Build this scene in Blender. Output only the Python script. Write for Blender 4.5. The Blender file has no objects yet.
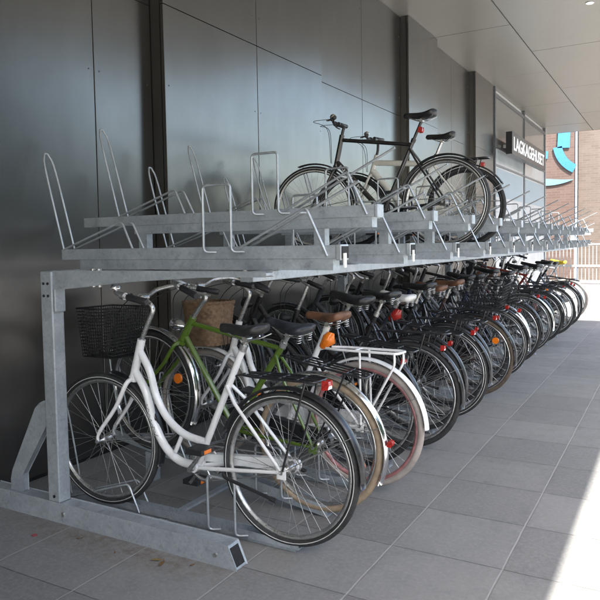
import bpy, math, random
from mathutils import Vector, Matrix
random.seed(11)
PI = math.pi; R_ = math.radians
sc = bpy.context.scene
COL = sc.collection

# ------------------------------------------------------------------ helpers
class MB:
    """collects shapes, builds ONE mesh object"""
    def __init__(s): s.v = []; s.f = []; s.sm = []
    def add(s, vs, fs, smooth=False):
        o = len(s.v); s.v += [tuple(p) for p in vs]
        for f in fs: s.f.append(tuple(i+o for i in f)); s.sm.append(smooth)
    def box(s, x0, x1, y0, y1, z0, z1):
        vs = [(x, y, z) for x in (x0, x1) for y in (y0, y1) for z in (z0, z1)]
        s.add(vs, [(0,1,3,2),(4,6,7,5),(0,4,5,1),(2,3,7,6),(0,2,6,4),(1,5,7,3)])
    def prism(s, poly, axis, a, b):
        """poly: 2D points, extruded along axis between a and b"""
        n = len(poly); vs = []
        for t in (a, b):
            for p, q in poly:
                vs.append({'x': (t, p, q), 'y': (p, t, q), 'z': (p, q, t)}[axis])
        fs = [tuple(range(n)), tuple(range(2*n-1, n-1, -1))]
        fs += [(i, (i+1) % n, n+(i+1) % n, n+i) for i in range(n)]
        s.add(vs, fs)
    def tube(s, pts, r, n=8, closed=False, caps=True):
        P = [Vector(p) for p in pts]; m = len(P)
        rs = r if isinstance(r, (list, tuple)) else [r]*m
        T = []
        for i in range(m):
            a = P[i-1] if (i or closed) else P[i]; b = P[(i+1) % m] if (i < m-1 or closed) else P[i]
            d = b-a
            T.append(d.normalized() if d.length > 1e-9 else Vector((0,0,1)))
        u = T[0].orthogonal().normalized(); vs = []
        for i in range(m):
            u = (u - T[i]*u.dot(T[i])); u = u.normalized() if u.length > 1e-6 else T[i].orthogonal().normalized()
            w = T[i].cross(u)
            for k in range(n):
                a = 2*PI*k/n; vs.append(P[i] + (u*math.cos(a)+w*math.sin(a))*rs[i])
        fs = []
        for i in range(m if closed else m-1):
            j = (i+1) % m
            for k in range(n):
                l = (k+1) % n; fs.append((i*n+k, i*n+l, j*n+l, j*n+k))
        s.add(vs, fs, True)
        if caps and not closed:
            s.add(vs[:n], [tuple(range(n-1, -1, -1))]); s.add(vs[-n:], [tuple(range(n))])
    def sweep(s, prof, n, cx, cz, a0=0, a1=2*PI, closed=True):
        """prof: closed list (radius, y) swept around the y axis at (cx,cz)"""
        m = len(prof); cnt = n if closed else n+1; vs = []
        for i in range(cnt):
            a = a0+(a1-a0)*i/n; c, si = math.cos(a), math.sin(a)
            for r, y in prof: vs.append((cx+r*c, y, cz+r*si))
        fs = []
        for i in range(n):
            j = (i+1) % cnt
            for k in range(m):
                l = (k+1) % m; fs.append((i*m+k, i*m+l, j*m+l, j*m+k))
        if not closed: fs += [tuple(range(m)), tuple(range(n*m+m-1, n*m-1, -1))]
        s.add(vs, fs, True)
    def disc(s, c, ax, r, h, n=14):
        a = Vector(ax).normalized(); c = Vector(c); s.tube([c-a*h/2, c+a*h/2], r, n)
    def xf(s, M): s.v = [tuple(M @ Vector(p)) for p in s.v]; return s
    def build(s, name, mat, parent=None, auto=True):
        me = bpy.data.meshes.new(name); me.from_pydata(s.v, [], s.f)
        for p, q in zip(me.polygons, s.sm): p.use_smooth = q
        if mat: me.materials.append(mat)
        me.update()
        o = bpy.data.objects.new(name, me); COL.objects.link(o)
        if parent: o.parent = parent
        return o

def smooth_path(pts, k=5):
    """Catmull-Rom through the points"""
    P = [Vector(p) for p in pts]; out = []
    for i in range(len(P)-1):
        a = P[i-1] if i else P[0]*2-P[1]; b, c = P[i], P[i+1]; d = P[i+2] if i+2 < len(P) else P[-1]*2-P[-2]
        for j in range(k):
            t = j/k
            out.append(0.5*((2*b)+(c-a)*t+(2*a-5*b+4*c-d)*t*t+(3*b-a-3*c+d)*t**3))
    out.append(P[-1]); return out
def bend(pts, r=.03, k=4):
    """polyline with rounded corners"""
    P = [Vector(p) for p in pts]; out = [P[0]]
    for i in range(1, len(P)-1):
        a, b, c = P[i-1], P[i], P[i+1]
        ra = min(r, (a-b).length*.45, (c-b).length*.45)
        p, q = b+(a-b).normalized()*ra, b+(c-b).normalized()*ra
        for j in range(k+1):
            t = j/k; out.append(p*(1-t)**2+b*2*t*(1-t)+q*t*t)
    out.append(P[-1]); return out
def tag(o, label=None, cat=None, group=None, kind=None):
    if label: o['label'] = label
    if cat: o['category'] = cat
    if group: o['group'] = group
    if kind: o['kind'] = kind
    return o
def empty(name, loc=(0,0,0), rot=(0,0,0), parent=None):
    o = bpy.data.objects.new(name, None); COL.objects.link(o); o.location = loc; o.rotation_euler = rot
    o.empty_display_size = .1
    if parent: o.parent = parent
    return o

# ------------------------------------------------------------------ materials
class NT:
    def __init__(s, name):
        s.m = bpy.data.materials.new(name); s.m.use_nodes = True; s.t = s.m.node_tree
        s.p = s.t.nodes['Principled BSDF']
    def n(s, typ, **kw):
        x = s.t.nodes.new(typ)
        for k, v in kw.items():
            if k.startswith('i_'):
                key = k[2:]; x.inputs[int(key) if key.isdigit() else key].default_value = v
            else: setattr(x, k, v)
        return x
    def l(s, a, b): s.t.links.new(a, b)
    def math(s, op, a, b=None, c=None, clamp=False):
        x = s.t.nodes.new('ShaderNodeMath'); x.operation = op; x.use_clamp = clamp
        for i, v in enumerate((a, b, c)):
            if v is None: continue
            if isinstance(v, (int, float)): x.inputs[i].default_value = v
            else: s.l(v, x.inputs[i])
        return x.outputs[0]
    def mix(s, f, a, b):
        x = s.t.nodes.new('ShaderNodeMix'); x.data_type = 'RGBA'
        for i, v in ((0, f), (6, a), (7, b)):
            if isinstance(v, (int, float)): x.inputs[i].default_value = v
            elif isinstance(v, tuple): x.inputs[i].default_value = (*v[:3], 1)
            else: s.l(v, x.inputs[i])
        return x.outputs[2]
    def noise(s, scale, detail=4, rough=.6, vec=None, dist=0):
        x = s.n('ShaderNodeTexNoise'); x.inputs['Scale'].default_value = scale; x.inputs['Detail'].default_value = detail
        x.inputs['Roughness'].default_value = rough; x.inputs['Distortion'].default_value = dist
        if vec is not None: s.l(vec, x.inputs['Vector'])
        return x.outputs['Fac']
    def ramp(s, f, p0, p1, v0=0., v1=1.):
        x = s.n('ShaderNodeMapRange'); x.clamp = True
        s.l(f, x.inputs[0])
        for i, v in zip((1, 2, 3, 4), (p0, p1, v0, v1)): x.inputs[i].default_value = v
        return x.outputs[0]
    def pos(s): return s.n('ShaderNodeNewGeometry').outputs['Position']
    def obj(s): return s.n('ShaderNodeTexCoord').outputs['Object']
    def bump(s, h, strength=.3, dist=.01):
        x = s.n('ShaderNodeBump'); x.inputs['Strength'].default_value = strength; x.inputs['Distance'].default_value = dist
        s.l(h, x.inputs['Height']); s.l(x.outputs[0], s.p.inputs['Normal'])
def simple(name, c, rough=.5, metal=0., var=.25, scale=25., coat=0., spec=.5, bump=0., bscale=200., rvar=.12):
    t = NT(name); o = t.obj()
    f = t.noise(scale, 5, .65, o)
    dark = tuple(x*(1-var) for x in c); lite = tuple(min(1, x*(1+var*.6)) for x in c)
    t.l(t.mix(t.ramp(f, .3, .7), dark, lite), t.p.inputs['Base Color'])
    t.l(t.ramp(t.noise(scale*2.3, 4, .6, o), .3, .7, max(.03, rough-rvar), min(1, rough+rvar)), t.p.inputs['Roughness'])
    t.p.inputs['Metallic'].default_value = metal; t.p.inputs['Coat Weight'].default_value = coat
    t.p.inputs['Coat Roughness'].default_value = .12; t.p.inputs['Specular IOR Level'].default_value = spec
    if bump: t.bump(t.noise(bscale, 3, .6, o), bump, .002)
    return t.m
_mc = {}
def paint(c, rough=.30):
    """enamel with fine scuffs and road grime"""
    k = ('p',)+tuple(c)
    if k in _mc: return _mc[k]
    t = NT('bike_paint'); o = t.obj()
    base = t.mix(t.ramp(t.noise(9, 4, .6, o), .3, .7), tuple(x*.93 for x in c), c)
    sx = t.n('ShaderNodeSeparateXYZ'); t.l(o, sx.inputs[0])
    low = t.ramp(sx.outputs['Z'], .25, .6, 1, .25)
    grime = t.math('MULTIPLY', t.ramp(t.noise(26, 7, .8, o), .52, .70), low)
    base = t.mix(t.math('MULTIPLY', grime, .55), base, (.13, .115, .095))
    chips = t.ramp(t.noise(75, 4, .7, o), .68, .71)
    base = t.mix(t.math('MULTIPLY', chips, .7), base, (.10, .09, .085))
    t.l(base, t.p.inputs['Base Color'])
    t.l(t.math('ADD', t.math('MULTIPLY', grime, .35), rough-.08), t.p.inputs['Roughness'])
    t.p.inputs['Coat Weight'].default_value = .45; t.p.inputs['Coat Roughness'].default_value = .1
    _mc[k] = t.m; return t.m

def galvanised():
    t = NT('galvanised_steel'); p = t.pos()
    v = t.n('ShaderNodeTexVoronoi'); v.inputs['Scale'].default_value = 85; v.inputs['Randomness'].default_value = 1
    dv_ = t.n('ShaderNodeVectorMath'); dv_.operation = 'ADD'; t.l(p, dv_.inputs[0])
    nz = t.n('ShaderNodeTexNoise'); nz.inputs['Scale'].default_value = 40; t.l(p, nz.inputs['Vector'])
    sc_ = t.n('ShaderNodeVectorMath'); sc_.operation = 'SCALE'; sc_.inputs['Scale'].default_value = .02; t.l(nz.outputs['Color'], sc_.inputs[0]); t.l(sc_.outputs[0], dv_.inputs[1])
    t.l(dv_.outputs[0], v.inputs['Vector'])
    sp = t.n('ShaderNodeSeparateColor'); t.l(v.outputs['Color'], sp.inputs[0])
    f = t.math('ADD', t.math('MULTIPLY', sp.outputs[0], .16), t.math('MULTIPLY', t.noise(7, 6, .7, p), .95))
    c = t.mix(t.ramp(f, .3, .8), (.285, .32, .345), (.48, .515, .54))
    dirt = t.ramp(t.noise(18, 7, .8, p), .52, .70)
    c = t.mix(t.math('MULTIPLY', dirt, .5), c, (.13, .14, .145))
    c = t.mix(t.math('MULTIPLY', t.ramp(t.noise(60, 5, .8, p), .66, .72), .55), c, (.15, .085, .05))
    white = t.ramp(t.noise(10, 5, .7, p, 1.5), .62, .75)
    c = t.mix(t.math('MULTIPLY', white, .35), c, (.60, .63, .65))
    t.l(c, t.p.inputs['Base Color'])
    t.p.inputs['Metallic'].default_value = .4
    t.l(t.ramp(f, .2, .9, .40, .58), t.p.inputs['Roughness'])
    t.bump(t.noise(160, 3, .6, p), .10, .002)
    return t.m
def cladding(name, c0, c1, rough, metal):
    t = NT(name); p = t.pos()
    mp = t.n('ShaderNodeMapping'); mp.inputs['Scale'].default_value = (1, 1, .18); t.l(p, mp.inputs[0])
    f = t.noise(1.1, 5, .6, p); g = t.noise(9, 5, .7, mp.outputs[0])
    h = t.math('ADD', t.math('MULTIPLY', f, .6), t.math('MULTIPLY', g, .4))
    c = t.mix(t.ramp(h, .3, .7), c0, c1)
    sx = t.n('ShaderNodeSeparateXYZ'); t.l(p, sx.inputs[0])
    dust = t.math('MULTIPLY', t.ramp(sx.outputs['Z'], 0, .5, 1, 0), t.ramp(t.noise(7, 5, .7, p), .35, .7))
    c = t.mix(t.math('MULTIPLY', dust, .35), c, (.20, .19, .18))
    t.l(c, t.p.inputs['Base Color']); t.p.inputs['Metallic'].default_value = metal
    t.l(t.ramp(t.noise(3.5, 5, .65, p), .3, .7, rough-.01, rough+.02), t.p.inputs['Roughness'])
    t.bump(t.noise(.9, 1, .4, p), .03, .05)
    return t.m
def paving():
    t = NT('concrete_paving'); p = t.pos()
    s = t.n('ShaderNodeSeparateXYZ'); t.l(p, s.inputs[0])
    PX, PY = .4885, .4800
    wob = t.math('MULTIPLY', t.math('SUBTRACT', t.noise(3, 3, .6, p), .5), .010)
    u = t.math('DIVIDE', t.math('ADD', t.math('ADD', s.outputs['X'], 1.1015+PX*40), wob), PX)
    v = t.math('DIVIDE', t.math('ADD', t.math('ADD', s.outputs['Y'], -2.745+PY*40), wob), PY)
    fu, fv = t.math('FRACT', u), t.math('FRACT', v)
    du = t.math('MULTIPLY', t.math('MINIMUM', fu, t.math('SUBTRACT', 1., fu)), PX)
    dv = t.math('MULTIPLY', t.math('MINIMUM', fv, t.math('SUBTRACT', 1., fv)), PY)
    cell = t.n('ShaderNodeCombineXYZ'); t.l(t.math('FLOOR', u), cell.inputs[0]); t.l(t.math('FLOOR', v), cell.inputs[1])
    wn = t.n('ShaderNodeTexWhiteNoise'); wn.noise_dimensions = '3D'; t.l(cell.outputs[0], wn.inputs['Vector'])
    base = t.mix(wn.outputs['Value'], (.166, .161, .151), (.234, .228, .215))
    big = t.noise(.9, 6, .62, p); fine = t.noise(55, 6, .75, p); mid = t.noise(7, 6, .7, p)
    base = t.mix(t.math('MULTIPLY', t.ramp(big, .40, .62), .5), base, (.135, .135, .133))
    base = t.mix(t.math('MULTIPLY', t.ramp(mid, .52, .75), .38), base, (.128, .127, .122))
    base = t.mix(t.math('MULTIPLY', t.ramp(fine, .45, .62), .30), base, (.31, .31, .305))
    vor = t.n('ShaderNodeTexVoronoi'); vor.inputs['Scale'].default_value = 5.5; t.l(p, vor.inputs['Vector'])
    spot = t.math('MULTIPLY', t.ramp(vor.outputs['Distance'], .02, .11, 1, 0), t.ramp(t.noise(2.1, 2, .5, p), .50, .56))
    base = t.mix(t.math('MULTIPLY', spot, .6), base, (.085, .085, .082))
    streak = t.n('ShaderNodeMapping'); streak.inputs['Scale'].default_value = (2.2, .35, 1); t.l(p, streak.inputs[0])
    base = t.mix(t.math('MULTIPLY', t.ramp(t.noise(3, 6, .75, streak.outputs[0], 1.2), .55, .72), .35), base, (.135, .133, .128))
    # dirt that collects in the joints
    jd = t.math('MULTIPLY', t.ramp(t.math('MINIMUM', du, dv), .0, .035, 1, 0), t.ramp(t.noise(9, 6, .75, p), .46, .66))
    base = t.mix(t.math('MULTIPLY', jd, .45), base, (.115, .112, .105))
    pores = t.ramp(t.noise(190, 3, .7, p), .60, .70)
    base = t.mix(t.math('MULTIPLY', pores, .45), base, (.09, .088, .085))
    # earth gathered along the foot of the rack
    ax = t.math('DIVIDE', t.math('ADD', s.outputs['X'], 2.25), .75); ay = t.math('DIVIDE', t.math('ADD', s.outputs['Y'], -2.16), .13)
    d2 = t.math('ADD', t.math('MULTIPLY', ax, ax), t.math('MULTIPLY', ay, ay))
    near = t.ramp(d2, .1, 1.2, 1, 0)
    earth = t.math('MULTIPLY', near, t.ramp(t.noise(16, 8, .85, p), .46, .60))
    base = t.mix(t.math('MULTIPLY', earth, .75), base, (.12, .085, .058))
    jx = t.ramp(du, .0018, .0055, 1, 0); jy = t.ramp(dv, .0012, .0042, 1, 0)
    jn = t.ramp(t.noise(14, 4, .7, p), .3, .6)
    base = t.mix(t.math('MULTIPLY', jy, t.math('ADD', t.math('MULTIPLY', jn, .4), .5)), base, (.062, .060, .058))
    base = t.mix(t.math('MULTIPLY', jx, t.math('ADD', t.math('MULTIPLY', jn, .4), .55)), base, (.285, .28, .265))
    t.l(base, t.p.inputs['Base Color'])
    t.l(t.ramp(mid, .3, .7, .55, .78), t.p.inputs['Roughness'])
    hh = t.math('SUBTRACT', t.math('MULTIPLY', fine, .12), t.math('MAXIMUM', jx, jy))
    t.bump(hh, .35, .004)
    return t.m
def brick(name, c1, c2, mortar, sx=1.):
    t = NT(name); p = t.pos(); s = t.n('ShaderNodeSeparateXYZ'); t.l(p, s.inputs[0])
    cb = t.n('ShaderNodeCombineXYZ'); t.l(t.math('ADD', s.outputs['X'], s.outputs['Y']), cb.inputs[0]); t.l(s.outputs['Z'], cb.inputs[1])
    b = t.n('ShaderNodeTexBrick'); t.l(cb.outputs[0], b.inputs['Vector'])
    b.inputs['Color1'].default_value = (*c1, 1); b.inputs['Color2'].default_value = (*c2, 1); b.inputs['Mortar'].default_value = (*mortar, 1)
    b.inputs['Scale'].default_value = 1; b.inputs['Brick Width'].default_value = .25*sx; b.inputs['Row Height'].default_value = .075*sx; b.inputs['Mortar Size'].default_value = .008*sx
    c = t.mix(t.math('MULTIPLY', t.ramp(t.noise(1.5, 6, .7, p), .35, .7), .4), b.outputs['Color'], (*[x*.7 for x in c1],))
    t.l(c, t.p.inputs['Base Color']); t.p.inputs['Roughness'].default_value = .85
    t.bump(b.outputs['Fac'], -.4, .01)
    return t.m

M = {}
M['galv'] = galvanised()
M['rod'] = simple('zinc_rod', (.46, .49, .51), .38, .55, .22, 14, bump=.1)
M['clad'] = cladding('dark_metal_cladding', (.130, .125, .119), (.172, .166, .158), .25, .9)
M['joint'] = simple('dark_joint', (.012, .012, .012), .8)
M['screw'] = simple('panel_screw', (.10, .10, .105), .4, .6)
M['soffit'] = cladding('soffit_panel', (.275, .266, .236), (.295, .286, .255), .34, .25)
M['paving'] = paving()
M['chrome'] = simple('chrome', (.72, .72, .72), .16, 1., .18, 30, rvar=.08)
M['alu'] = simple('brushed_aluminium', (.58, .58, .57), .32, .95, .2, 30)
M['steel'] = simple('spoke_steel', (.50, .50, .49), .35, .9, .3, 40)
M['rubber'] = simple('tyre_rubber', (.028, .028, .028), .72, 0, .5, 30, bump=.3, bscale=260)
M['rubber_brown'] = simple('tyre_rubber_brown', (.10, .075, .055), .75, 0, .4, 30, bump=.3)
M['rubber_tan'] = simple('tyre_tan_wall', (.33, .25, .17), .7, 0, .3, 20, bump=.2)
M['rubber_grey'] = simple('tyre_grey', (.34, .30, .27), .72, 0, .3, 12, bump=.2)
M['plastic'] = simple('black_plastic', (.022, .022, .024), .42, 0, .3, 40, bump=.1)
M['black_metal'] = simple('black_enamel', (.014, .014, .016), .36, 0, .4, 20, .15)
M['leather_black'] = simple('black_saddle_cover', (.02, .02, .021), .4, 0, .4, 30, bump=.25, bscale=120)
M['leather_brown'] = simple('brown_saddle_leather', (.16, .075, .04), .5, 0, .45, 18, bump=.3, bscale=90)
M['wicker'] = simple('wicker', (.23, .145, .082), .68, 0, .5, 45, bump=.4, bscale=120)
M['red'] = simple('red_reflector', (.40, .022, .016), .25, 0, .35, 60, .4)
M['orange'] = simple('orange_reflector', (.85, .20, .01), .2, 0, .15, 60, .5)
M['white_plastic'] = simple('white_plastic', (.75, .74, .70), .35, 0, .1, 20)
M['white_stripe'] = simple('reflective_stripe', (.58, .58, .56), .4, 0, .15, 20)
M['wire'] = simple('black_wire', (.008, .008, .008), .6, 0, .3, 40)
M['decal'] = simple('silver_lettering', (.62, .62, .60), .35, .2, .1, 40)
def glassy():
    t = NT('lens'); t.p.inputs['Base Color'].default_value = (.7, .72, .72, 1); t.p.inputs['Roughness'].default_value = .08; t.p.inputs['Metallic'].default_value = .4
    t.l(t.ramp(t.noise(90, 2, .5, t.obj()), .3, .7, .05, .2), t.p.inputs['Roughness']); return t.m
M['lens'] = glassy()

# ------------------------------------------------------------------ world, sun, camera
SUN = Vector((.54, -.45, 1.0)).normalized()          # towards the sun
elev = math.asin(SUN.z); az = math.atan2(SUN.x, SUN.y)
w = bpy.data.worlds.new("World"); sc.world = w; w.use_nodes = True
sky = w.node_tree.nodes.new('ShaderNodeTexSky'); sky.sky_type = 'NISHITA'; sky.sun_disc = False
sky.sun_elevation = elev; sky.sun_rotation = az; sky.air_density = 1.2; sky.dust_density = 2.6; sky.altitude = 10
bg = w.node_tree.nodes['Background']; w.node_tree.links.new(sky.outputs[0], bg.inputs[0]); bg.inputs[1].default_value = .15
sl = bpy.data.lights.new('sun', 'SUN'); sl.energy = 4.3; sl.angle = R_(.5); sl.color = (1, .965, .91)
so = bpy.data.objects.new('sun', sl); COL.objects.link(so); so.rotation_euler = SUN.to_track_quat('Z', 'Y').to_euler()
so.location = (6, -6, 14)

F, YAW, PITCH, ROLL, CX, CY, CH = 666.3772, .5152, .0565, -.0170, 300.1, 282.24, 1.3599
fw = Vector((-math.sin(YAW)*math.cos(PITCH), math.cos(YAW)*math.cos(PITCH), -math.sin(PITCH)))
rt = Vector((math.cos(YAW), math.sin(YAW), 0)); up = rt.cross(fw)
r2 = rt*math.cos(ROLL)+up*math.sin(ROLL); u2 = up*math.cos(ROLL)-rt*math.sin(ROLL)
cd = bpy.data.cameras.new('camera'); co = bpy.data.objects.new('camera', cd); COL.objects.link(co); sc.camera = co
cd.sensor_width = 36; cd.lens = F/600*36; cd.shift_x = (300-CX)/600; cd.shift_y = (CY-300)/600; cd.clip_end = 2000; cd.clip_start = .05
co.matrix_world = Matrix(((r2.x, u2.x, -fw.x, 0), (r2.y, u2.y, -fw.y, 0), (r2.z, u2.z, -fw.z, CH), (0, 0, 0, 1)))
sc.view_settings.view_transform = 'Standard'; sc.view_settings.look = 'None'; sc.view_settings.exposure = 0
sc.cycles.film_exposure = 5.6
sc.cycles.max_bounces = 10; sc.cycles.diffuse_bounces = 5; sc.cycles.glossy_bounces = 5
sc.cycles.use_denoising = True

# ------------------------------------------------------------------ ground
g = MB(); g.add([(-400,-400,0),(400,-400,0),(400,900,0),(-400,900,0)], [(0,1,2,3)])
tag(g.build('pavement', M['paving']), kind='structure')

# ------------------------------------------------------------------ building with the canopy
bld = empty('building', (-3.3, 8, 0)); bld.location = (0, 0, 0)
tag(bld, 'building clad in dark grey metal panels with pale canopy and a far glazed shopfront', 'building')
XR, XP, ZC, ZS = -3.27, -3.15, 4.38, 3.06
Gp = .004
def panel(y0, y1, x):
    for z0, z1 in ((.02, ZS), (ZS, ZC)):
        m = MB(); m.box(x-.03, x, y0+Gp*.8, y1-Gp*.8, z0+.0018, z1-.0018)
        nb = len(m.f)
        if y0 > -1:
            for z in ((.5, 1.5, 2.5) if z0 < 1 else (3.3, 4.1)):
                for y in (y0+.045, y1-.045): m.disc((x+.0005, y, z), (1,0,0), .0055, .002, 8)
        o = m.build('wall_panel', M['clad'], bld)
        o.data.materials.append(M['screw'])
        for q in o.data.polygons[nb:]: q.material_index = 1
        bv = o.modifiers.new('b', 'BEVEL'); bv.width = .003; bv.segments = 1
m = MB(); m.box(-6, XR-.034, -26, 13.3, 0, 4.9); m.build('wall_core', M['joint'], bld)
ys = [-26, -24.8, -23.6, -22.4, -21.2, -20, -18.8, -17.6, -16.4, -15.2, -14, -12.8, -11.6, -10.4, -9.2, -7.9, -6.7, -5.5, -4.3, -3.1, -1.9, -.46, .74, 1.94, 3.14, 3.68]
for a, b in zip(ys, ys[1:]): panel(a, b, XR)
def pil(y0, y1, cuts):
    m = MB(); m.box(XR-.034+.001, XP-.034, y0+.002, y1-.002, 0, ZC-.002); m.build('pilaster', M['clad'], bld)
    for a, b in zip(cuts, cuts[1:]): panel(a, b, XP)
pil(3.68, 6.08, [3.68, 4.88, 6.08])
for a, b in ((6.08, 7.34), (7.34, 8.6), (9.84, 10.92), (10.92, 12.0)): panel(a, b, XR)
pil(8.6, 9.84, [8.6, 9.84]); pil(12.0, 13.3, [12.0, 13.3])
sk = MB(); sk.box(XR-.033, XR-.01, -26, 13.29, 0, .018); sk.build('plinth', M['joint'], bld)
# canopy soffit: panels with open joints under a dark slab
can = MB(); can.box(-6, 1.925, -26, 9.95, ZC+.03, 4.72); can.box(-6, -.75, 9.95, 20.2, ZC+.03, 4.72)
canopy = can.build('canopy', simple('canopy_slab', (.10, .10, .10), .6), bld)
sf = MB()
def sp(x0, x1, y0, y1): sf.box(x0+.008, x1-.008, y0+.008, y1-.008, ZC+random.uniform(0, .003), ZC+.029)
cols = [(-3.6, -2.07, 9.75), (-2.07, -.75, 11.3), (-.75, .55, 9.75), (.55, 1.925, 11.3)]
for x0, x1, ph in cols:
    lim = 20.2 if x1 <= -.74 else 9.95
    y = ph-3.03*12
    while y < lim:
        a, b = max(-26, y), min(lim, y+3.03)
        if b-a > .02: sp(x0, x1, a, b)
        y += 3.03
sf.build('soffit', M['soffit'], canopy)
fa = MB(); fa.box(1.928, 1.955, -26, 9.95, ZC-.02, 4.74); fa.box(-.75, 1.955, 9.953, 9.98, ZC+.0, 4.74)
fa.box(-.747, -.72, 9.983, 20.2, ZC, 4.74); fa.box(-4.5, -.72, 20.203, 20.23, ZC-.0, 4.74); fa.build('fascia', M['clad'], canopy)
for x, y in ((-1.01, 9.42), (-1.01, 6.4), (-1.01, 3.4)):
    d = MB(); d.tube([(x, y, ZC-.006), (x, y, ZC+.001)], .055, 20); dl = d.build('downlight', M['alu'], canopy)
    d = MB(); d.tube([(x, y, ZC-.008), (x, y, ZC-.0065)], .04, 18)
    t = NT('lamp_glow'); t.p.inputs['Emission Color'].default_value = (1, .93, .75, 1); t.p.inputs['Emission Strength'].default_value = 1.2; t.l(t.ramp(t.noise(40,2,.5,t.obj()),0,1,.3,.4), t.p.inputs['Roughness'])
    d.build('lamp_lens', t.m, dl)

# shopfront
def glass():
    t = NT('shop_glass'); p = t.pos(); s = t.n('ShaderNodeSeparateXYZ'); t.l(p, s.inputs[0])
    f = t.noise(1.2, 4, .6, p)
    c = t.mix(t.ramp(f, .35, .65), (.46, .51, .53), (.56, .60, .62))  # pale base colour paints in the bright plaza's reflection
    t.l(c, t.p.inputs['Base Color']); t.p.inputs['Roughness'].default_value = .04
    t.p.inputs['Specular IOR Level'].default_value = .9
    return t.m
def reflection_tint(name, c):
    t = NT(name); f = t.noise(1.5, 4, .6, t.pos()); t.l(t.mix(f, tuple(x*.9 for x in c), c), t.p.inputs['Base Color']); t.p.inputs['Roughness'].default_value = .1; return t.m
win = empty('shopfront_window', (0, 0, 0), parent=bld)
fr = MB(); XF = -3.13
ZT, ZM, ZL = 4.23, 3.215, 2.87
YM = [13.42, 16.3, 19.1]
for y in (13.42, 16.3, 19.1): fr.box(XF-.06, XF, y-.03, y+.03, 0, ZC-.003)
for z, h in ((.06, .06), (ZT, .035), (ZM, .022), (ZL, .018)):
    for a, b in zip(YM, YM[1:]): fr.box(XF-.055, XF-.003, a+.031, b-.031, z-h, z+h)
fr.build('window_frame', simple('grey_window_frame', (.16, .17, .18), .35, .4), win)
gl = glass(); pale = reflection_tint('pale_blue_reflection', (.30, .43, .50)); upm = reflection_tint('upper_pane', (.20, .205, .20))  # grey of the upper panes paints in the reflected ceiling
for a, b in zip(YM, YM[1:]):
    for z0, z1, mm in ((.121, ZL-.019, gl), (ZL+.019, ZM-.023, gl), (ZM+.023, ZT-.036, upm)):
        q = MB(); q.box(XF-.035, XF-.025, a+.031, b-.031, z0, z1); q.build('pane', mm, win)
    q = MB(); q.box(XF-.023, XF-.0215, a+.2, b-.2, 2.25, 2.82); q.build('painted_reflection', pale, win)  # pale blue sheet paints the reflected plaza onto the glass
m = MB(); m.box(-6, XF-.075, 13.31, 19.15, 0, ZC-.003); m.box(XF-.07, XF-.001, 19.131, 19.17, 0, ZC-.003); m.build('shop_core', simple('shop_core', (.6, .6, .58), .7), bld)

# sign of the bakery
sg = empty('shop_sign', (-2.95, 15.5, 3.3)); tag(sg, 'long black lightbox sign with white capital letters fixed above the shopfront', 'sign')
m = MB(); m.box(-.03, .09, -1.87, 1.87, -.22, .22); b_ = m.build('sign_box', M['black_metal'], sg)
m = MB()
for y in (-1.4, 1.4): m.box(-.18, -.0305, y-.03, y+.03, -.03, .03)
m.build('bracket', M['alu'], sg)
def text(body, width, height, mat, name, parent, mtx, bold=.0, ext=.002):
    cu = bpy.data.curves.new(name, 'FONT'); cu.body = body; cu.align_x = 'CENTER'; cu.align_y = 'CENTER'; cu.offset = bold; cu.extrude = ext
    tmp = bpy.data.objects.new('tmp', cu); COL.objects.link(tmp)
    bpy.context.view_layer.update()
    me = bpy.data.meshes.new_from_object(tmp.evaluated_get(bpy.context.evaluated_depsgraph_get()))
    bpy.data.objects.remove(tmp)
    xs = [v.co.x for v in me.vertices]; yy = [v.co.y for v in me.vertices]
    sx, sy = width/(max(xs)-min(xs)), height/(max(yy)-min(yy)); cx, cy = (max(xs)+min(xs))/2, (max(yy)+min(yy))/2
    for v in me.vertices: v.co = mtx @ Vector(((v.co.x-cx)*sx, (v.co.y-cy)*sy, v.co.z))
    me.materials.clear(); me.materials.append(mat); me.name = name
    o = bpy.data.objects.new(name, me); COL.objects.link(o); o.parent = parent; return o
MT = Matrix(((0,0,1,.0945),(1,0,0,0),(0,1,0,0),(0,0,0,1)))
lw = NT('lit_letters'); lw.p.inputs['Emission Color'].default_value = (1,1,1,1); lw.p.inputs['Emission Strength'].default_value = .08; lw.p.inputs['Base Color'].default_value = (.85,.85,.85,1); lw.l(lw.ramp(lw.noise(30,2,.5,lw.obj()),0,1,.3,.5), lw.p.inputs['Roughness'])
text('LAGKAGEHUSET', 3.45, .27, lw.m, 'lettering', sg, MT, .012)

# brick building across the square, its painted sign, and the railing
bk = empty('brick_building', (0, 0, 0)); tag(bk, 'pale red brick building across the square behind the railing', 'building')
m = MB(); m.box(-2.93, 1.5, 24.3, 30, 0, 9); m.build('wall', brick('pale_brick', (.105, .078, .06), (.13, .098, .078), (.135, .11, .092)), bk)
m = MB(); m.box(-16, -3.03, 24.0, 30, 0, 9); m.build('wall', brick('red_brick', (.092, .054, .041), (.112, .072, .056), (.118, .088, .072), 1.15), bk)
m = MB(); m.tube([(-2.98, 24.13, 0), (-2.98, 24.13, 9)], .045, 10); m.build('downpipe', simple('zinc_pipe', (.30, .36, .46), .5, .3), bk)
ls = empty('wall_sign', (-3.5, 23.98, 4)); tag(ls, 'bright cyan curved emblem mounted on the red brick wall', 'sign')
cy = simple('cyan_panel', (.045, .17, .28), .35, 0, .06, 6); cyl = simple('pale_cyan_panel', (.14, .26, .32), .35, 0, .06, 6)
def flat(poly, mat, name): m = MB(); m.prism(poly, 'y', -.03, 0); m.build(name, mat, ls)
flat([(-.05,.45),(.34,.43),(.36,1.0),(-.02,1.05)], cy, 'square_piece')
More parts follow.
